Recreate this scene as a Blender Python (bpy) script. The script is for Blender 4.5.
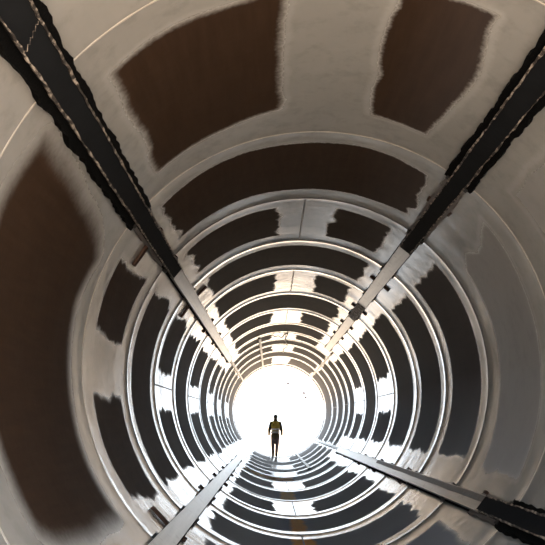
import bpy, bmesh, math, random
import numpy as np
from mathutils import Vector, Matrix

for o in list(bpy.data.objects):
    bpy.data.objects.remove(o)
scene = bpy.context.scene
COL = scene.collection
rng = np.random.default_rng(7)
random.seed(7)

# ------------------------------------------------------------------ camera
# tube axis runs along +Y, its inside radius is R metres, lowest point z = 0
R = 2.0
K = R / 2.2                      # depths below are written for a 2.2 m radius
FPX, PITCH, YAW, ROLL = 771.66, 0.193, 0.0002, 0.0191
cp, sp = math.cos(PITCH), math.sin(PITCH)
cw, sw = math.cos(YAW), math.sin(YAW)
cr, sr = math.cos(ROLL), math.sin(ROLL)
Mx = np.array([[1, 0, 0], [0, cp, sp], [0, -sp, cp]])
My = np.array([[cw, 0, sw], [0, 1, 0], [-sw, 0, cw]])
Mz = np.array([[cr, -sr, 0], [sr, cr, 0], [0, 0, 1]])
M = My @ Mx @ Mz
def b3(v): return Vector((v[0], v[2], v[1]))
cam_d = bpy.data.cameras.new('camera')
cam = bpy.data.objects.new('camera', cam_d)
COL.objects.link(cam)
rt, up, fw = b3(M[:, 0]), b3(M[:, 1]), b3(M[:, 2])
mat = Matrix((rt, up, -fw)).transposed().to_4x4()
mat.translation = Vector((-0.2048 * R, 0.0, R - 0.2801 * R))
cam.matrix_world = mat
cam_d.sensor_width = 36.0
cam_d.lens = FPX / 545.0 * 36.0
cam_d.clip_start = 0.05
cam_d.clip_end = 2000
scene.camera = cam

# ------------------------------------------------------------------ sky, sun, exposure
world = bpy.data.worlds.new('sky')
scene.world = world
world.use_nodes = True
wn = world.node_tree.nodes
wl = world.node_tree.links
wn.clear()
w_out = wn.new('ShaderNodeOutputWorld')
w_bg = wn.new('ShaderNodeBackground')
w_bg.inputs['Color'].default_value = (0.80, 0.90, 1.0, 1)
w_bg.inputs['Strength'].default_value = 1.0
wl.new(w_bg.outputs[0], w_out.inputs[0])

sun_d = bpy.data.lights.new('sun', 'SUN')
sun_d.energy = 5.0
sun_d.color = (1.0, 0.93, 0.82)
sun_d.angle = math.radians(1.0)
sun = bpy.data.objects.new('sun', sun_d)
COL.objects.link(sun)
sun.rotation_euler = Vector((0.42, 0.50, -0.76)).to_track_quat('-Z', 'Y').to_euler()
sun.location = (-10, -12, 20)

vs = scene.view_settings
vs.view_transform = 'Standard'
vs.look = 'None'
vs.gamma = 1.0
vs.use_curve_mapping = False
vs.exposure = 2.12

MOUTH = 1.9 * K                  # near mouth of the tube
END = 38.5 * K                   # far mouth of the tube

# ------------------------------------------------------------------ helpers
def link(name, me, mats, parent=None):
    o = bpy.data.objects.new(name, me)
    COL.objects.link(o)
    if mats is not None:
        for m in (mats if isinstance(mats, (list, tuple)) else [mats]):
            me.materials.append(m)
    if parent is not None:
        o.parent = parent
    return o

def mesh_from(verts, faces, smooth=True):
    me = bpy.data.meshes.new('mesh')
    me.from_pydata([tuple(v) for v in verts], [], faces)
    me.update()
    if smooth:
        me.polygons.foreach_set('use_smooth', [True] * len(me.polygons))
    return me

def tag(o, label=None, cat=None, group=None, kind=None):
    if label: o['label'] = label
    if cat: o['category'] = cat
    if group: o['group'] = group
    if kind: o['kind'] = kind
    return o

def empty(name, loc=(0, 0, 0)):
    o = bpy.data.objects.new(name, None)
    o.empty_display_size = 0.2
    COL.objects.link(o)
    o.location = loc
    return o

def cyl(theta_deg, y, r=R):
    """a point inside the tube: angle (0 = right, 90 = top), depth, radius"""
    t = math.radians(theta_deg)
    return Vector((r * math.cos(t), y, R + r * math.sin(t)))

def noise2(ny, nx, cell_y, cell_x, periodic=True):
    """smooth random field -1..1 on a ny x nx grid; cells given in samples"""
    gy, gx = max(2, int(ny / cell_y) + 2), max(2, int(round(nx / cell_x)))
    g = rng.uniform(-1, 1, (gy + 1, gx))
    yy = np.arange(ny) / max(1, ny - 1) * (gy - 1)
    xx = np.arange(nx) / nx * gx
    y0 = np.minimum(yy.astype(int), gy - 1); fy = yy - y0; fy = fy * fy * (3 - 2 * fy)
    x0 = xx.astype(int) % gx; x1 = (x0 + 1) % gx; fx = xx - xx.astype(int); fx = fx * fx * (3 - 2 * fx)
    a = g[y0][:, x0]; b = g[y0][:, x1]; c = g[y0 + 1][:, x0]; d = g[y0 + 1][:, x1]
    fy = fy[:, None]; fx = fx[None, :]
    return (a * (1 - fx) + b * fx) * (1 - fy) + (c * (1 - fx) + d * fx) * fy

def poly_sd(px, py, poly):
    """signed distance (positive inside) of points to a polygon"""
    d = np.full(px.shape, 1e9); ins = np.zeros(px.shape, bool)
    n = len(poly)
    for i in range(n):
        x1, y1 = poly[i]; x2, y2 = poly[(i + 1) % n]
        ex, ey = x2 - x1, y2 - y1
        t = np.clip(((px - x1) * ex + (py - y1) * ey) / (ex * ex + ey * ey + 1e-12), 0, 1)
        d = np.minimum(d, np.hypot(px - x1 - t * ex, py - y1 - t * ey))
        if abs(ey) > 1e-9:
            c = ((y1 > py) != (y2 > py)) & (px < ex * (py - y1) / ey + x1)
            ins ^= c
    return np.where(ins, d, -d)

class N:
    """small node-tree builder"""
    def __init__(self, name):
        self.m = bpy.data.materials.new(name)
        self.m.use_nodes = True
        self.t = self.m.node_tree
        self.t.nodes.clear()
        self.out = self.t.nodes.new('ShaderNodeOutputMaterial')
        self.b = self.t.nodes.new('ShaderNodeBsdfPrincipled')
        self.t.links.new(self.b.outputs[0], self.out.inputs[0])
    def n(self, typ, **kw):
        x = self.t.nodes.new(typ)
        for k, v in kw.items(): setattr(x, k, v)
        return x
    def l(self, a, b): self.t.links.new(a, b)
    def math(self, op, a, b=None, clamp=False):
        x = self.n('ShaderNodeMath', operation=op, use_clamp=clamp)
        for i, v in enumerate((a, b)):
            if v is None: continue
            if isinstance(v, (int, float)): x.inputs[i].default_value = v
            else: self.l(v, x.inputs[i])
        return x.outputs[0]
    def noise(self, scale, detail=3, vec=None, rough=0.55):
        x = self.n('ShaderNodeTexNoise')
        x.inputs['Scale'].default_value = scale
        x.inputs['Detail'].default_value = detail
        x.inputs['Roughness'].default_value = rough
        if vec is not None: self.l(vec, x.inputs['Vector'])
        return x.outputs['Fac']
    def mix(self, fac, a, b):
        x = self.n('ShaderNodeMix', data_type='RGBA')
        for s, v in ((x.inputs[0], fac), (x.inputs[6], a), (x.inputs[7], b)):
            if isinstance(v, (int, float)): s.default_value = v
            elif isinstance(v, tuple): s.default_value = (*v, 1)
            else: self.l(v, s)
        return x.outputs[2]
    def maprange(self, v, a, b, c=0.0, d=1.0, smooth=True):
        x = self.n('ShaderNodeMapRange', interpolation_type='SMOOTHSTEP' if smooth else 'LINEAR')
        for i, q in enumerate((v, a, b, c, d)):
            if isinstance(q, (int, float)): x.inputs[i].default_value = q
            else: self.l(q, x.inputs[i])
        return x.outputs[0]
    def bump(self, h, strength, dist):
        x = self.n('ShaderNodeBump')
        x.inputs['Strength'].default_value = strength
        x.inputs['Distance'].default_value = dist
        self.l(h, x.inputs['Height'])
        self.l(x.outputs[0], self.b.inputs['Normal'])
    def set(self, **kw):
        names = dict(color='Base Color', rough='Roughness', metal='Metallic', spec='Specular IOR Level')
        for k, v in kw.items():
            s = self.b.inputs[names[k]]
            if isinstance(v, tuple): s.default_value = (*v, 1)
            elif isinstance(v, (int, float)): s.default_value = v
            else: self.l(v, s)
        return self

def simple(name, col, rough=0.6, metal=0.0, var=0.15, scale=12, bump=0.0, spec=0.5):
    n = N(name)
    co = n.n('ShaderNodeTexCoord').outputs['Object']
    f = n.noise(scale, 4, co)
    lo = tuple(c * (1 - var) for c in col); hi = tuple(min(1, c * (1 + var)) for c in col)
    n.set(color=n.mix(f, lo, hi), rough=rough, metal=metal, spec=spec)
    if bump: n.bump(n.noise(scale * 3, 4, co), bump, 0.01)
    return n.m

# ------------------------------------------------------------------ materials
def shell_material():
    n = N('coated_steel_shell')
    at = n.n('ShaderNodeAttribute', attribute_name='patch')
    sep = n.n('ShaderNodeSeparateColor'); n.l(at.outputs['Color'], sep.inputs[0])
    sd, strength, soft = sep.outputs[0], sep.outputs[1], sep.outputs[2]
    at2 = n.n('ShaderNodeAttribute', attribute_name='dirt')
    sep2 = n.n('ShaderNodeSeparateColor'); n.l(at2.outputs['Color'], sep2.inputs[0])
    rust, dust = sep2.outputs[0], sep2.outputs[1]
    co = n.n('ShaderNodeTexCoord').outputs['Object']
    fine = n.noise(26, 4, co)
    big = n.noise(1.6, 4, co)
    mp = n.n('ShaderNodeMapping'); mp.inputs['Scale'].default_value = (6, 0.7, 6); n.l(co, mp.inputs[0])
    streak = n.noise(3.0, 4, mp.outputs[0])
    v = n.math('ADD', sd, n.math('MULTIPLY', n.math('SUBTRACT', fine, 0.5), 0.05))
    mask = n.maprange(v, n.math('MULTIPLY', soft, -1.0), soft)
    mask = n.math('MULTIPLY', mask, strength)
    halo = n.math('MULTIPLY', n.maprange(v, -0.085, -0.035), n.maprange(v, 0.012, -0.025))
    # colours: grey primer, dark brown bare plate, dusty plate, rust
    coat = n.mix(big, (0.43, 0.405, 0.372), (0.56, 0.53, 0.49))
    coat = n.mix(n.math('MULTIPLY', streak, 0.5), coat, (0.42, 0.41, 0.395))
    mott = n.maprange(n.noise(5.5, 6, co, 0.65), 0.46, 0.70)
    coat = n.mix(n.math('MULTIPLY', mott, 0.40), coat, (0.30, 0.285, 0.265))
    coat = n.mix(n.math('MULTIPLY', dust, 0.65), coat, (0.30, 0.31, 0.315))
    halo = n.math('MULTIPLY', halo, n.maprange(soft, 0.03, 0.10, 1.0, 0.15))
    coat = n.mix(n.math('MULTIPLY', halo, 0.35), coat, (0.74, 0.71, 0.67))
    brown = n.mix(streak, (0.021, 0.0112, 0.0060), (0.048, 0.0270, 0.0160))
    brown = n.mix(dust, brown, (0.31, 0.335, 0.385))
    col = n.mix(mask, coat, brown)
    rm = n.maprange(n.math('ADD', rust, n.math('MULTIPLY', n.math('SUBTRACT', fine, 0.5), 0.12)), -0.05, 0.02)
    col = n.mix(n.math('MULTIPLY', rm, 0.97), col, n.mix(fine, (0.55, 0.23, 0.03), (0.90, 0.44, 0.08)))
    rough = n.math('ADD', n.math('MULTIPLY', big, 0.08), n.math('ADD', n.math('MULTIPLY', mask, 0.46), 0.14))
    bare = n.math('SUBTRACT', 1.0, mask, True)
    n.set(color=col, rough=rough, spec=n.math('ADD', n.math('MULTIPLY', bare, 0.45), 0.09), metal=n.math('MULTIPLY', bare, 0.40))
    n.bump(n.math('ADD', n.math('MULTIPLY', n.noise(2.2, 3, co), 1.0), n.math('MULTIPLY', fine, 0.05)), 0.25, 0.03)
    return n.m

M_SHELL = shell_material()
M_OUTER = simple('outer_primer', (0.30, 0.10, 0.06), 0.7, var=0.2, scale=4)
M_WELD = simple('weld_bead', (0.36, 0.32, 0.275), 0.35, var=0.25, scale=40, bump=0.3)
M_SEAM = simple('seam_weld', (0.10, 0.095, 0.09), 0.4, var=0.3, scale=40, bump=0.3)
M_BLACK = simple('black_strip', (0.003, 0.003, 0.003), 0.85, var=0.3, scale=20, bump=0.5, spec=0.05)
M_RUBBER = simple('dark_cover', (0.0085, 0.009, 0.010), 0.75, var=0.35, scale=6, bump=0.15, spec=0.08)
def film_material():
    n = N('torn_edge')
    co = n.n('ShaderNodeTexCoord').outputs['Object']
    b = n.noise(16, 6, co, 0.7)
    n.set(color=n.mix(n.maprange(b, 0.45, 0.62), (0.02, 0.014, 0.011), (0.40, 0.33, 0.27)), rough=0.65)
    n.bump(b, 0.4, 0.01)
    return n.m
M_FILM = film_material()
M_DULL = simple('scuffed_steel', (0.13, 0.11, 0.10), 0.5, var=0.4, scale=14, bump=0.3)
M_STRAP = simple('rusty_strap', (0.060, 0.034, 0.024), 0.85, spec=0.15, var=0.4, scale=25, bump=0.3)
M_CLIP = simple('dark_clip', (0.012, 0.011, 0.010), 0.6, var=0.3, scale=25)
M_BAR = simple('pale_bar', (0.60, 0.57, 0.53), 0.4, var=0.1, scale=10)
M_GROUND = simple('pale_gravel', (0.60, 0.455, 0.33), 0.95, var=0.2, scale=1.5, bump=0.3)

def rail_material():
    n = N('bare_rail_steel')
    co = n.n('ShaderNodeTexCoord').outputs['Object']
    mp = n.n('ShaderNodeMapping'); mp.inputs['Scale'].default_value = (14, 0.8, 14); n.l(co, mp.inputs[0])
    s = n.noise(2.0, 5, mp.outputs[0]); b = n.noise(9, 5, co)
    c = n.mix(s, (0.22, 0.20, 0.17), (0.42, 0.385, 0.335))
    c = n.mix(n.math('MULTIPLY', n.maprange(b, 0.58, 0.72), 0.6), c, (0.12, 0.075, 0.05))
    n.set(color=c, rough=0.30, metal=0.45, spec=0.5)
    n.bump(b, 0.2, 0.01)
    return n.m
M_RAIL = rail_material()
def splice_material():
    n = N('mottled_splice')
    co = n.n('ShaderNodeTexCoord').outputs['Object']
    b = n.noise(22, 5, co)
    c = n.mix(n.maprange(b, 0.42, 0.6), (0.07, 0.045, 0.03), (0.45, 0.42, 0.36))
    n.set(color=c, rough=0.6); n.bump(b, 0.5, 0.02)
    return n.m
M_SPLICE = splice_material()

# ------------------------------------------------------------------ ground outside the tube
def ground():
    bm = bmesh.new()
    bmesh.ops.create_grid(bm, x_segments=24, y_segments=24, size=300)
    for v in bm.verts:
        v.co.y += END / 2
        v.co.z = -0.035
    me = bpy.data.meshes.new('ground'); bm.to_mesh(me); bm.free()
    return tag(link('ground', me, M_GROUND), 'pale sunlit gravel ground outside both mouths of the tube', 'ground', kind='structure')
ground()

# ------------------------------------------------------------------ the tube
WELDS = [4.22, 7.15, 9.40, 11.70, 14.04, 16.62, 19.26, 21.85, 24.2, 26.2, 28.0, 30.6, 33.2, 37.2]
BOUNDS = [MOUTH / K] + WELDS + [END / K]           # can i lies between BOUNDS[i] and BOUNDS[i+1]
RAILS = [142.9, 52.1, -129.0, -39.4]

def rect(t0, t1, y0, y1): return [(t0, y0), (t1, y0), (t1, y1), (t0, y1)]

def patches_for(k, y0, y1):
    """k = index of the weld in front of the can (-1 for the first one).
    returns (polygon in theta/depth, strength, softness)"""
    P = []
    if k == -1:
        return P
    if k == 0:
        P.append(([(134, 4.67), (124, 4.63), (115.7, 4.6), (101, 4.62), (100.7, 6.54), (114.4, 6.66), (133.2, 6.72), (133.0, 5.5)], 1, 0.05))
        P.append(([(80.8, 4.62), (72, 4.55), (64.2, 4.55), (62.1, 5.5), (65.2, 6.66), (79.2, 6.60), (81.0, 5.25)], 1, 0.03))
        P.append(([(149.7, 4.62), (151.3, 5.5), (154.8, 6.62), (158, 6.85), (169.4, 6.66), (180.6, 6.68), (205.5, 6.64),
                   (219.3, 6.66), (219, 5.6), (217, 5.0), (214.7, 4.8), (198.2, 4.72), (180, 4.6), (163, 4.52)], 1, 0.14))
        P.append((rect(-30, 41, 4.7, 6.6), 0.22, 0.05))
        P.append((rect(-52, -80, 4.7, 6.7), 1, 0.05)); P.append((rect(-100, -120, 4.7, 6.7), 1, 0.05))
    elif k == 1:
        P.append(([(136.2, 7.56), (124, 7.46), (111, 7.42), (95, 7.46), (80, 7.45), (68, 7.45), (60, 7.55), (58.1, 8.95),
                   (70, 9.02), (84, 9.04), (97, 9.05), (110, 8.99), (122, 9.02), (134.4, 9.04)], 1, 0.025))
        P.append(([(153.9, 7.56), (165, 7.55), (173.8, 7.6), (173.7, 8.98), (163, 9.0), (152, 9.05)], 1, 0.03))
        P.append(([(190, 7.6), (189, 9.05), (205, 9.02), (219.7, 9.0), (218.6, 7.6), (205, 7.56)], 1, 0.04))
        P.append(([(39.8, 7.55), (20, 7.6), (0, 7.6), (-30, 7.55), (-28, 8.9), (0, 8.95), (22, 8.95), (33, 8.95), (36.5, 8.6), (36, 8.2)], 0.55, 0.03))
        P.append((rect(-50, -121, 7.5, 9.0), 1, 0.05))
    else:
        m0 = 0.36 if k < 5 else 0.30
        m1 = 0.38 if k < 5 else 0.30
        a, b = y0 + m0, y1 - m1
        if k == 9: a, b = y0 + 0.25, y1 - 0.25
        if k % 2 == 0:
            rs = [(60.5, 80.5), (100.5, 134), (152, 218.5), (-26.5, 41.0)]
            rs += [(-50, -122)] if k == 2 else [(-49, -78.5), (-98.8, -121.5)]
        else:
            rs = [(60.5, 133), (152.5, 175.6), (191, 217.5), (-49, -121)]
            rs += [(-26.8, 40.2)] if k in (3, 9, 11) else [(12.5, 41), (-8, -27)]
        if k >= 9:      # the last rings are dark right up to the thin bars
            wide = {60.5: 48.5, 134: 141.5, 133: 141.5, 152: 143.5, 152.5: 143.5, 41.0: 45.5, 41: 45.5, 40.2: 45.5,
                    -26.5: -36.5, -26.8: -36.5, -27: -36.5, -49: -40.5}
            rs = [(wide.get(p, p), wide.get(q, q)) for p, q in rs]
        for (t0, t1) in rs:
            j = lambda: float(rng.uniform(-1.2, 1.2))
            P.append(([(t0 + j(), a), (t1 + j(), a), (t1 + j(), b), (t0 + j(), b)], 1, 0.03))
    return P

RUST = [
    [(-92.0, 12.0), (-86.6, 12.1), (-87.0, 13.5), (-91.2, 13.7)],
    [(-92.8, 10.2), (-84.6, 10.2), (-85.6, 11.3), (-92.2, 11.45)],
    [(-94.5, 16.95), (-86.5, 16.95), (-86.8, 18.7), (-93.6, 18.8)],
    [(-121, 22.3), (-84, 22.2), (-83, 23.7), (-121, 23.6)],
]

tube = empty('wall_tube', (0, 0, 0))
tag(tube, 'inside of a big round welded steel tube with grey bands and dark brown patches', 'tube', kind='structure')

def profile(y, ends):
    """slight inward peaking beside each weld"""
    d = 0
    for e, s in ends:
        d = d + s * np.exp(-((y - e) / 0.085) ** 2)
    return d

def build_can(i):
    k = i - 1
    y0, y1 = BOUNDS[i] * K, BOUNDS[i + 1] * K
    near = k < 5
    nx = 420 if k < 3 else (320 if near else 224)
    ny = max(10, int((y1 - y0) / (0.036 if k < 3 else (0.045 if near else 0.07))))
    ys = np.linspace(y0, y1, ny)
    th = np.arange(nx) / nx * 360.0 - 180.0 + 0.0
    TH, YY = np.meshgrid(th, ys)
    ends = []
    amp_w = lambda q: 0.004 if q < 8 * K else (0.006 if q < 10 * K else 0.009)
    if k >= 0: ends.append((y0, amp_w(y0)))
    if i + 1 < len(BOUNDS) - 1: ends.append((y1, amp_w(y1)))
    dr = profile(YY, ends)
    wav = noise2(ny, nx, max(2, ny / 3), nx / 18) * 0.0025
    r = R - dr + wav * np.clip(np.minimum(YY - y0, y1 - YY) / 0.2, 0, 1)
    tr = np.radians(TH)
    V = np.stack([r * np.cos(tr), YY, R + r * np.sin(tr)], -1).reshape(-1, 3)
    idx = np.arange(ny * nx).reshape(ny, nx)
    a = idx[:-1]; b = np.roll(idx, -1, 1)[:-1]; c = np.roll(idx, -1, 1)[1:]; d = idx[1:]
    F = np.stack([a, d, c, b], -1).reshape(-1, 4)
    me = bpy.data.meshes.new('shell_ring')
    me.vertices.add(len(V)); me.vertices.foreach_set('co', V.astype(np.float32).ravel())
    me.loops.add(F.size); me.loops.foreach_set('vertex_index', F.ravel().astype(np.int32))
    me.polygons.add(len(F)); me.polygons.foreach_set('loop_start', (np.arange(len(F)) * 4).astype(np.int32))
    me.update(calc_edges=True)
    me.polygons.foreach_set('use_smooth', [True] * len(F))
    # coverage of the dark patches, as signed distances in metres along the wall
    deg = math.radians(1) * R
    cell = 0.13 / (2 * math.pi * R / nx)
    celly = 0.13 / ((y1 - y0) / ny)
    amp = 0.05 if k >= 1 else 0.022
    ns = noise2(ny, nx, celly * 2.0, cell * 2.5) * amp + noise2(ny, nx, celly * .8, cell * 1.0) * amp * (0.5 if k else 0.25)
    ny_ = noise2(ny, nx, celly * 4, cell * 3) * 0.02
    SD = np.full(TH.shape, -1.0); ST = np.ones(TH.shape); SO = np.full(TH.shape, 0.02)
    for poly, st, so in patches_for(k, BOUNDS[i], BOUNDS[i + 1]):
        pm = sum(p[0] for p in poly) / len(poly)
        rel = (TH - pm + 180) % 360 - 180
        s = poly_sd(rel * deg + ns, YY + ny_, [((p[0] - pm) * deg, p[1] * K) for p in poly])
        if so > 0.08: s = s + so * 0.35
        w = s > SD
        SD = np.where(w, s, SD); ST = np.where(w, st, ST); SO = np.where(w, so, SO)
    RU = np.full(TH.shape, -1.0)
    for poly in RUST:
        if poly[0][1] > BOUNDS[i + 1] + 1 or poly[0][1] < BOUNDS[i] - 1: continue
        pm = sum(p[0] for p in poly) / len(poly)
        rel = (TH - pm + 180) % 360 - 180
        RU = np.maximum(RU, poly_sd(rel * deg + ns * .5, YY + ny_, [((p[0] - pm) * deg, p[1] * K) for p in poly]))
    # settled dust: thickest along the floor and towards the near mouth
    deep = np.clip(1.25 - YY / K / 24.0, 0.25, 1)
    DU = np.clip((-np.sin(tr - 0.35) - 0.30) / 0.5, 0, 1) * 0.80 * deep + np.clip((np.cos(tr) - 0.2) / 0.6, 0, 1) * 0.13
    DU = np.clip(DU, 0, 1)
    one = np.ones(TH.shape)
    for nm, chans in (('patch', (SD, ST, SO)), ('dirt', (RU, DU, DU * 0))):
        at = me.attributes.new(nm, 'FLOAT_COLOR', 'POINT')
        at.data.foreach_set('color', np.stack([*chans, one], -1).astype(np.float32).ravel())
    return link('shell_ring', me, M_SHELL, tube)

for i in range(len(BOUNDS) - 1):
    build_can(i)

def outer_shell():
    n = 96; ro = R + 0.03
    vs_, fs = [], []
    for (rr, y) in ((R + 0.002, MOUTH), (ro, MOUTH), (ro, END), (R + 0.002, END)):
        for j in range(n):
            vs_.append(cyl(j * 360 / n, y, rr))
    for s in range(3):
        for j in range(n):
            q = (j + 1) % n
            fs.append((s * n + j, s * n + q, (s + 1) * n + q, (s + 1) * n + j))
    return link('outer_skin', mesh_from(vs_, fs), M_OUTER, tube)
outer_shell()

def weld_ring(y, rad, m):
    """a rounded, slightly uneven bead all the way round"""
    n = 200; sec = 6
    vs_, fs = [], []
    for j in range(n):
        t = j * 360 / n
        q = rad * (1 + 0.15 * math.sin(j * 1.7) + 0.1 * random.uniform(-1, 1))
        for a in range(sec):
            an = math.pi * a / (sec - 1)
            vs_.append(cyl(t, y + 1.3 * q * math.cos(an), R - (0.003 if y < 8 * K else 0.0075) - q * math.sin(an) * 0.8))
    for j in range(n):
        p = (j + 1) % n
        for a in range(sec - 1):
            fs.append((j * sec + a, p * sec + a, p * sec + a + 1, j * sec + a + 1))
    return link('weld_bead', mesh_from(vs_, fs), m, tube)
for w in WELDS:
    weld_ring(w * K, 0.007 if w < 8 else 0.009, M_WELD if w < 8 else M_SEAM)

def seam(theta, y0, y1):
    n = max(12, int((y1 - y0) / 0.06)); vs_, fs = [], []
    for j in range(n + 1):
        y = y0 + (y1 - y0) * j / n
        q = 0.008 * (1 + 0.25 * random.uniform(-1, 1))
        for a in range(5):
            an = math.pi * a / 4
            vs_.append(cyl(theta + math.degrees(1.2 * q * math.cos(an) / R), y, R - 0.001 - q * 0.8 * math.sin(an)))
    for j in range(n):
        for a in range(4):
            fs.append((j * 5 + a, j * 5 + a + 1, (j + 1) * 5 + a + 1, (j + 1) * 5 + a))
    return link('seam_weld', mesh_from(vs_, fs), M_SEAM, tube)
for i in range(1, len(BOUNDS) - 1):
    k = i - 1
    for t in ((91.2, -88.8) if k % 2 == 0 else (181.8, 1.8)):
        if k == 0 or (k in (1, 3) and not (k == 3 and t > 90)): continue
        seam(t, BOUNDS[i] * K + 0.02, BOUNDS[i + 1] * K - 0.02)

# ------------------------------------------------------------------ rails
def strip(theta, y0, y1, w0, w1, r_in, r_out, step=0.05, rag0=0.0, rag1=0.0, seed=0, wob=0.0):
    """bar along the tube between tangential offsets w0..w1 (m) with ragged sides"""
    rd = random.Random(seed)
    n = max(2, int((y1 - y0) / step)); vs_, fs = [], []
    e0 = e1 = z = 0
    for j in range(n + 1):
        y = y0 + (y1 - y0) * j / n
        e0 = 0.55 * e0 + rag0 * rd.uniform(-1, 1); e1 = 0.55 * e1 + rag1 * rd.uniform(-1, 1)
        z = 0.6 * z + wob * rd.uniform(-1, 1)
        t0 = theta + math.degrees((w0 + e0 + z) / R); t1 = theta + math.degrees((w1 + e1 + z) / R)
        vs_ += [cyl(t0, y, r_out), cyl(t0, y, r_in), cyl(t1, y, r_in), cyl(t1, y, r_out)]
    for j in range(n):
        for a in range(4):
            b = (a + 1) % 4
            fs.append((j * 4 + a, j * 4 + b, (j + 1) * 4 + b, (j + 1) * 4 + a))
    fs.append((3, 2, 1, 0)); fs.append(tuple(n * 4 + q for q in range(4)))
    return mesh_from(vs_, fs, smooth=False)

def rel(me, origin):
    for v in me.vertices: v.co -= origin
    me.update()
    return me

def make_rail(theta, label, dark_end, straps, seed, splice=None, crack=None, side_plate=None):
    org = cyl(theta, MOUTH + 0.05, R - 0.01)
    root = empty('guide_rail', org)
    tag(root, label, 'rail', 'guide rails along the tube wall')
    H, W = 0.075, 0.080
    yS = MOUTH + 0.05; yD = dark_end * K; yE = 24.2 * K
    def part(name, me, m): return link(name, rel(me, org), m, root)
    # black strip under the whole rail, standing in for shadow lines along its edges
    part('shade_strip', strip(theta, yS, yE, -W - 0.016, W + 0.016, R - 0.022, R - 0.001, 0.3), M_BLACK)
    # covered near length and bare steel far length, channel shaped: web with two raised lips
    part('rail_cover', strip(theta, yS, yD, -W, W, R - H, R - 0.022, 0.3), M_RUBBER)
    part('rail_web', strip(theta, yD, yE, -W, W, R - H, R - 0.022, 0.3), M_RAIL)
    for s in (-1, 1):
        a, b = sorted((s * (W - 0.006), s * (W + 0.006)))
        part('rail_lip', strip(theta, yS, yD - 0.02, a, b, R - H - 0.010, R - H + 0.004, 0.035, 0.004, 0.004, seed + 5 * s, 0.003), M_FILM)
        part('rail_lip', strip(theta, yD - 0.02, yE, a + s * 0.002, b - s * 0.002, R - H - 0.006, R - H + 0.004, 0.5), M_RAIL)
        # ragged black strip beside the near length, dull narrower one further in
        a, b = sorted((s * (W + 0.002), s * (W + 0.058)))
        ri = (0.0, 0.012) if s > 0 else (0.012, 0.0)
        part('side_strip', strip(theta, yS, min(7.15, dark_end - 0.4) * K, a, b, R - 0.050, R - 0.001, 0.045, ri[0], ri[1], seed + 11 * s), M_BLACK)
        a, b = sorted((s * (W + 0.002), s * (W + 0.032)))
        ri = (ri[0] * .6, ri[1] * .6)
        part('side_strip', strip(theta, min(7.15, dark_end - 0.4) * K, (dark_end - 0.8) * K if dark_end > 9 else (dark_end + .3) * K, a, b, R - 0.040, R - 0.001, 0.06, ri[0], ri[1], seed + 17 * s), M_DULL)
    for (y, l0, l1) in straps:
        a = strip(theta, y * K - 0.04, y * K + 0.04, -l0, -W - 0.002, R - 0.028, R - 0.002, 0.04)
        part('strap', a, M_STRAP)
        part('strap', strip(theta, y * K - 0.04, y * K + 0.04, W + 0.002, l1, R - 0.028, R - 0.002, 0.04), M_STRAP)
    for w in WELDS[1:9]:
        for s in (-1, 1):
            a, b = sorted((s * (W + 0.004), s * (W + 0.036)))
            part('clip', strip(theta, w * K - 0.035, w * K + 0.035, a, b, R - 0.058, R - 0.012, 0.04), M_CLIP)
    if splice:
        part('splice_plate', strip(theta, splice[0] * K, splice[1] * K, -W * 1.06, W * 1.06, R - H - 0.016, R - H + 0.01, 0.08, 0.006, 0.006, seed + 40), M_SPLICE)
    if side_plate:
        part('side_plate', strip(theta, yD, side_plate * K, W * 0.15, W + 0.005, R - H - 0.004, R - H + 0.004, 0.12, 0.003, 0.0, seed + 60), M_DULL)
    if crack:
        n = 14; vs_, fs = [], []
        for j in range(n + 1):
            u = j / n; y = crack * K + 0.10 * (u - .5) + 0.012 * math.sin(j * 2.1)
            t = theta + math.degrees((-W + 0.012 + (2 * W - 0.024) * u) / R)
            vs_ += [cyl(t, y - 0.004, R - H - 0.0015), cyl(t, y, R - H - 0.005), cyl(t, y + 0.004, R - H - 0.0015)]
        for j in range(n):
            for a in range(2): fs.append((j * 3 + a, j * 3 + a + 1, j * 3 + a + 4, j * 3 + a + 3))
        part('tear_line', mesh_from(vs_, fs), M_FILM)
    return root

# straps: (depth, reach towards smaller angle, reach towards larger angle)
make_rail(RAILS[0], 'dark upper rail between the big brown side patch and the arched ceiling patches', 9.9,
          [(8.1, 0.13, 0.33), (12.45, 0.30, 0.30), (15.7, 0.16, 0.16), (18.2, 0.16, 0.16)], 101, crack=3.6)
make_rail(RAILS[1], 'dark upper rail beside the thinly coated grey side, with a mottled rusty splice', 10.0,
          [(8.05, 0.14, 0.14), (12.7, 0.19, 0.17), (15.7, 0.18, 0.17), (18.3, 0.17, 0.17), (20.6, 0.16, 0.16)], 202, splice=(14.9, 16.7))
make_rail(RAILS[2], 'pale bare lower rail below the big brown side patch, brown strap sticking out', 4.2,
          [(8.1, 0.31, 0.13), (12.4, 0.17, 0.13), (15.4, 0.17, 0.17), (18.0, 0.16, 0.16)], 303)
make_rail(RAILS[3], 'half dark half bare rail on the lower wall below the thinly coated grey side', 7.85,
          [(8.17, 0.12, 0.15), (12.6, 0.13, 0.14), (15.6, 0.14, 0.14), (18.2, 0.14, 0.14)], 404, side_plate=15.5)

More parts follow.
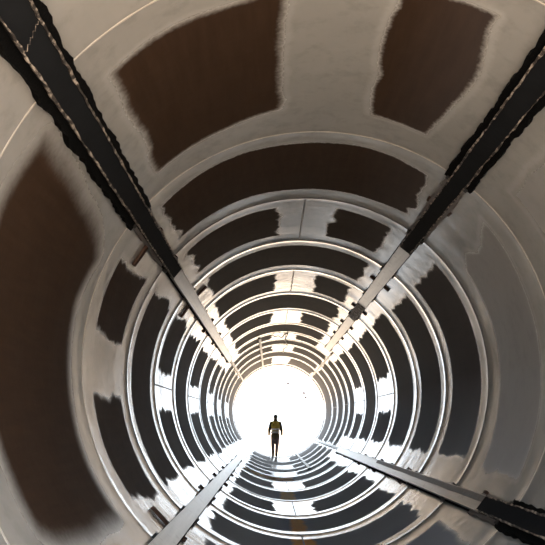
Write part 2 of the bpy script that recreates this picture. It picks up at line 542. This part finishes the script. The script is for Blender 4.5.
# thin pale bars along the last rings
bars = [(142.6, 24.6, 38.2, 'thin pale bar running on past the rail above the big side patch'),
        (47.0, 24.6, 38.2, 'thin pale bar running on past the rail with the rusty splice'),
        (111.9, 24.4, 38.2, 'thin pale bar on the ceiling over the walking person'),
        (-67.0, 25.4, 38.0, 'thin pale bar on the floor beside the walking person'),
        (-38.4, 24.6, 38.2, 'thin pale bar running on past the half dark lower rail')]
for t, a, b, lab in bars:
    org = cyl(t, a * K, R - 0.01)
    o = link('long_bar', rel(strip(t, a * K, b * K, -0.035, 0.035, R - 0.050, R - 0.020, 0.8), org), M_BAR)
    o.location = org
    tag(o, lab, 'bar', 'thin bars near the far mouth')

# slack cable hanging under the ceiling near the far end
def tube_mesh(pts, rads, sides=8, caps=True):
    vs_, fs = [], []
    n = len(pts)
    for i, p in enumerate(pts):
        p = Vector(p)
        d = (Vector(pts[min(i + 1, n - 1)]) - Vector(pts[max(i - 1, 0)])).normalized()
        u = d.orthogonal().normalized() if abs(d.y) > .9 else d.cross(Vector((0, 1, 0))).normalized()
        w = d.cross(u).normalized()
        for s in range(sides):
            a = 2 * math.pi * s / sides
            vs_.append(p + (u * math.cos(a) + w * math.sin(a)) * rads[i])
    for i in range(n - 1):
        for s in range(sides):
            q = (s + 1) % sides
            fs.append((i * sides + s, i * sides + q, (i + 1) * sides + q, (i + 1) * sides + s))
    if caps:
        fs.append(tuple(range(sides))[::-1]); fs.append(tuple((n - 1) * sides + s for s in range(sides)))
    return vs_, fs

def cable():
    pts = []
    for j in range(25):
        u = j / 24
        pts.append(cyl(101 - 13 * u, (24.35 + 0.25 * math.sin(u * 5)) * K, R - 0.03 - 0.10 * math.sin(u * math.pi) * (0.6 + 0.4 * math.sin(u * 13))))
    for j in range(1, 20):
        u = j / 19
        pts.append(cyl(88 + 1.6 * math.sin(u * 9), (24.6 + 6.0 * u) * K, R - 0.03 - 0.05 * abs(math.sin(u * 9))))
    org = pts[0].copy()
    v, f = tube_mesh([p - org for p in pts], [0.015] * len(pts), 6)
    o = link('slack_cable', mesh_from(v, f), simple('cable_sheath', (0.10, 0.10, 0.07), 0.5))
    o.location = org
    tag(o, 'thin slack cable hanging under the ceiling near the far mouth', 'cable')
cable()

# ------------------------------------------------------------------ the walking person
def fused(name, chains, blobs, m, parent, voxel=0.010, smooth=6):
    """tapered limbs and ellipsoids fused into one continuous surface"""
    vs_, fs = [], []
    for pts, rads in chains:
        # dense rings with round ends
        P = [Vector(p) for p in pts]; Q, S = [], []
        for i in range(len(P) - 1):
            for q in range(6):
                u = q / 6; Q.append(P[i].lerp(P[i + 1], u)); S.append(rads[i] * (1 - u) + rads[i + 1] * u)
        Q.append(P[-1]); S.append(rads[-1])
        d0 = (Q[0] - Q[1]).normalized(); d1 = (Q[-1] - Q[-2]).normalized()
        Q = [Q[0] + d0 * S[0] * .85, Q[0] + d0 * S[0] * .5] + Q + [Q[-1] + d1 * S[-1] * .5, Q[-1] + d1 * S[-1] * .85]
        S = [S[0] * .5, S[0] * .86] + S + [S[-1] * .86, S[-1] * .5]
        v, f = tube_mesh(Q, S, 14)
        o = len(vs_); vs_ += v; fs += [tuple(a + o for a in q) for q in f]
    for c, rr in blobs:
        o = len(vs_); nu, nv = 16, 10
        for a in range(nv + 1):
            ph = math.pi * a / nv
            for b in range(nu):
                t = 2 * math.pi * b / nu
                vs_.append(Vector((c[0] + rr[0] * math.sin(ph) * math.cos(t), c[1] + rr[1] * math.sin(ph) * math.sin(t), c[2] + rr[2] * math.cos(ph))))
        for a in range(nv):
            for b in range(nu):
                q = (b + 1) % nu
                fs.append((o + a * nu + b, o + (a + 1) * nu + b, o + (a + 1) * nu + q, o + a * nu + q))
    me = mesh_from(vs_, fs)
    bm = bmesh.new(); bm.from_mesh(me)
    bmesh.ops.remove_doubles(bm, verts=bm.verts, dist=1e-5)
    bmesh.ops.recalc_face_normals(bm, faces=bm.faces); bm.to_mesh(me); bm.free()
    tmp = bpy.data.objects.new('tmp', me); COL.objects.link(tmp)
    r = tmp.modifiers.new('r', 'REMESH'); r.mode = 'VOXEL'; r.voxel_size = voxel; r.use_smooth_shade = True
    s = tmp.modifiers.new('s', 'SMOOTH'); s.iterations = smooth; s.factor = 0.5
    dg = bpy.context.evaluated_depsgraph_get()
    new = bpy.data.meshes.new_from_object(tmp.evaluated_get(dg))
    bpy.data.objects.remove(tmp)
    new.materials.clear()
    new.polygons.foreach_set('use_smooth', [True] * len(new.polygons))
    return link(name, new, m, parent)

def person():
    px, py = -0.145, 37.75 * K
    floor_z = R - math.sqrt(R * R - px * px) + 0.010
    root = empty('person', (px, py, floor_z))
    tag(root, 'person in a yellow-green jacket with a white reflective band walking near the far mouth', 'person')
    skin = simple('skin', (0.42, 0.27, 0.20), 0.55)
    hv = simple('hi_vis', (0.50, 0.40, 0.07), 0.8)
    band = simple('reflective', (0.85, 0.85, 0.83), 0.35, var=0.05)
    dark = simple('dark_cloth', (0.13, 0.11, 0.06), 0.85)
    trs = simple('trousers', (0.22, 0.16, 0.16), 0.85)
    boot = simple('boots', (0.02, 0.016, 0.014), 0.55)
    cap = simple('cap', (0.16, 0.14, 0.11), 0.7)
    # joints; the figure looks away from the camera (+y), mid-stride
    hipL, kneL, ankL = (-0.09, 0, 0.92), (-0.10, 0.07, 0.50), (-0.085, -0.03, 0.09)
    hipR, kneR, ankR = (0.09, 0, 0.92), (0.085, 0.03, 0.49), (0.06, 0.12, 0.09)
    shL, elL, wrL = (-0.19, 0, 1.43), (-0.265, -0.03, 1.16), (-0.275, 0.05, 0.91)
    shR, elR, wrR = (0.19, 0, 1.43), (0.265, -0.01, 1.16), (0.285, 0.08, 0.92)
    chains = [
        ([(0, 0, 0.93), (0, 0, 1.10), (0, -0.005, 1.28), (0, 0, 1.42)], [0.135, 0.125, 0.140, 0.115]),
        ([shL, shR], [0.062, 0.062]),
        ([(0, 0, 1.44), (0, 0.015, 1.56)], [0.062, 0.055]),
        ([hipL, kneL, ankL], [0.086, 0.058, 0.040]), ([hipR, kneR, ankR], [0.086, 0.058, 0.040]),
        ([ankL, (-0.09, 0.13, 0.045)], [0.042, 0.035]), ([ankR, (0.065, 0.28, 0.045)], [0.042, 0.035]),
        ([shL, elL, wrL], [0.054, 0.042, 0.029]), ([shR, elR, wrR], [0.054, 0.042, 0.029]),
    ]
    blobs = [((0, 0.015, 1.655), (0.076, 0.096, 0.118)), ((0, 0.112, 1.645), (0.014, 0.02, 0.022)),
             ((-0.078, 0.01, 1.65), (0.012, 0.024, 0.032)), ((0.078, 0.01, 1.65), (0.012, 0.024, 0.032)),
             ((0, 0.085, 1.585), (0.04, 0.03, 0.03)), ((0, 0.095, 1.61), (0.026, 0.016, 0.010))]
    for s, wr in ((-1, wrL), (1, wrR)):
        x, y, z = wr
        blobs.append(((x, y + 0.012, z - 0.055), (0.020, 0.042, 0.052)))
        for q, ln in enumerate((0.070, 0.080, 0.074, 0.056)):
            fy = y + 0.040 - q * 0.020
            chains.append(([(x, fy, z - 0.09), (x - s * 0.004, fy + 0.004, z - 0.09 - ln * .55), (x - s * 0.018, fy + 0.006, z - 0.09 - ln)], [0.0098, 0.0092, 0.008]))
        chains.append(([(x, y + 0.04, z - 0.04), (x - s * 0.012, y + 0.068, z - 0.075), (x - s * 0.02, y + 0.072, z - 0.105)], [0.012, 0.0105, 0.009]))
    fused('body', chains, blobs, skin, root, 0.0085, 3)
    # clothing
    e = 0.016
    fused('jacket', [([(0, 0, 0.98), (0, 0, 1.12), (0, -0.005, 1.28), (0, 0, 1.42)], [0.155, 0.152, 0.165, 0.135]),
                     ([shL, shR], [0.082, 0.082]), ([(0, 0, 1.44), (0, 0.008, 1.50)], [0.105, 0.090]),
                     ([shL, elL, tuple(Vector(wrL) + Vector((0, 0, 0.03)))], [0.078, 0.064, 0.048]),
                     ([shR, elR, tuple(Vector(wrR) + Vector((0, 0, 0.03)))], [0.078, 0.064, 0.048])],
          [((0, 0, 1.33), (0.215, 0.155, 0.16)), ((0, -0.02, 1.545), (0.105, 0.100, 0.085)), ((0, 0, 0.90), (0.195, 0.165, 0.15))], dark, root, 0.013)
    fused('vest', [([(0, 0, 1.12), (0, -0.005, 1.28), (0, 0, 1.42)], [0.168, 0.180, 0.150]), ([(-0.15, 0, 1.44), (0.15, 0, 1.44)], [0.083, 0.083])],
          [((0, 0, 1.33), (0.226, 0.172, 0.18))], hv, root, 0.013)
    def ring(z0, z1, rx, ry, name, m):
        v, f = [], []; n = 40
        for z, q in ((z0, 1.0), (z0, 1.05), (z1, 1.05), (z1, 1.0)):
            for j in range(n):
                t = 2 * math.pi * j / n; v.append((rx * q * math.cos(t), ry * q * math.sin(t), z))
        for s in range(4):
            for j in range(n):
                p = (j + 1) % n; s2 = (s + 1) % 4
                f.append((s * n + j, s * n + p, s2 * n + p, s2 * n + j))
        return link(name, mesh_from(v, f), m, root)
    tag(ring(1.13, 1.21, 0.195, 0.188, 'reflective_band', band), 'white reflective band')
    tag(ring(1.01, 1.09, 0.187, 0.182, 'reflective_band', band), 'white reflective band')
    fused('trousers', [([hipL, kneL, tuple(Vector(ankL) + Vector((0, 0, 0.06)))], [0.106, 0.080, 0.064]),
                       ([hipR, kneR, tuple(Vector(ankR) + Vector((0, 0, 0.06)))], [0.106, 0.080, 0.064])],
          [((0, 0, 0.93), (0.165, 0.14, 0.10))], trs, root, 0.012)
    for x, y in ((-0.085, -0.03), (0.06, 0.12)):
        fused('boot', [([(x, y, 0.20), (x, y - 0.005, 0.085)], [0.062, 0.060]), ([(x, y, 0.055), (x, y + 0.16, 0.048)], [0.056, 0.050])],
              [((x, y - 0.03, 0.05), (0.05, 0.05, 0.05))], boot, root, 0.010)
    fused('cap', [], [((0, 0.010, 1.705), (0.105, 0.122, 0.105)), ((0, 0.10, 1.69), (0.07, 0.08, 0.014)), ((0, -0.01, 1.785), (0.02, 0.02, 0.02))], cap, root, 0.010)
person()

# ------------------------------------------------------------------ birds beyond the far mouth
def birds():
    m = simple('bird_feathers', (0.05, 0.04, 0.045), 0.8)
    for (x, y, z, sc, lab) in ((0.59, 44, 3.66, 1.7, 'dark bird flying alone in the white sky, the highest of three'),
                               (1.50, 44, 3.15, 1.6, 'dark bird flying in the white sky just above another'),
                               (1.62, 44.4, 2.92, 1.5, 'dark bird flying in the white sky, the lowest of three')):
        root = empty('bird', (x, y, z))
        tag(root, lab, 'bird', 'birds in the sky')
        v, f = tube_mesh([(0, -0.16 * sc, 0), (0, -0.10 * sc, 0), (0, 0.0, 0.0), (0, 0.09 * sc, 0.01), (0, 0.14 * sc, 0.015)], [q * sc for q in (0.012, 0.03, 0.05, 0.035, 0.010)], 10)
        link('bird_body', mesh_from(v, f), m, root)
        for s in (-1, 1):
            vv = []
            for (wx, wy0, wy1, wz) in ((0.03, -0.07, 0.06, 0.02), (0.12, -0.06, 0.07, 0.07), (0.24, -0.03, 0.02, 0.06)):
                for wy in (wy0, wy1):
                    vv += [(s * wx * sc, wy * sc, wz * sc), (s * wx * sc, wy * sc, wz * sc + 0.012)]
            ff = []
            for q in range(2):
                a = q * 4; b = a + 4
                ff += [(a, a + 2, b + 2, b), (a + 1, b + 1, b + 3, a + 3), (a, b, b + 1, a + 1), (a + 2, a + 3, b + 3, b + 2)]
            ff += [(0, 1, 3, 2), (8, 10, 11, 9)]
            link('wing', mesh_from(vv, ff, False), m, root)
birds()
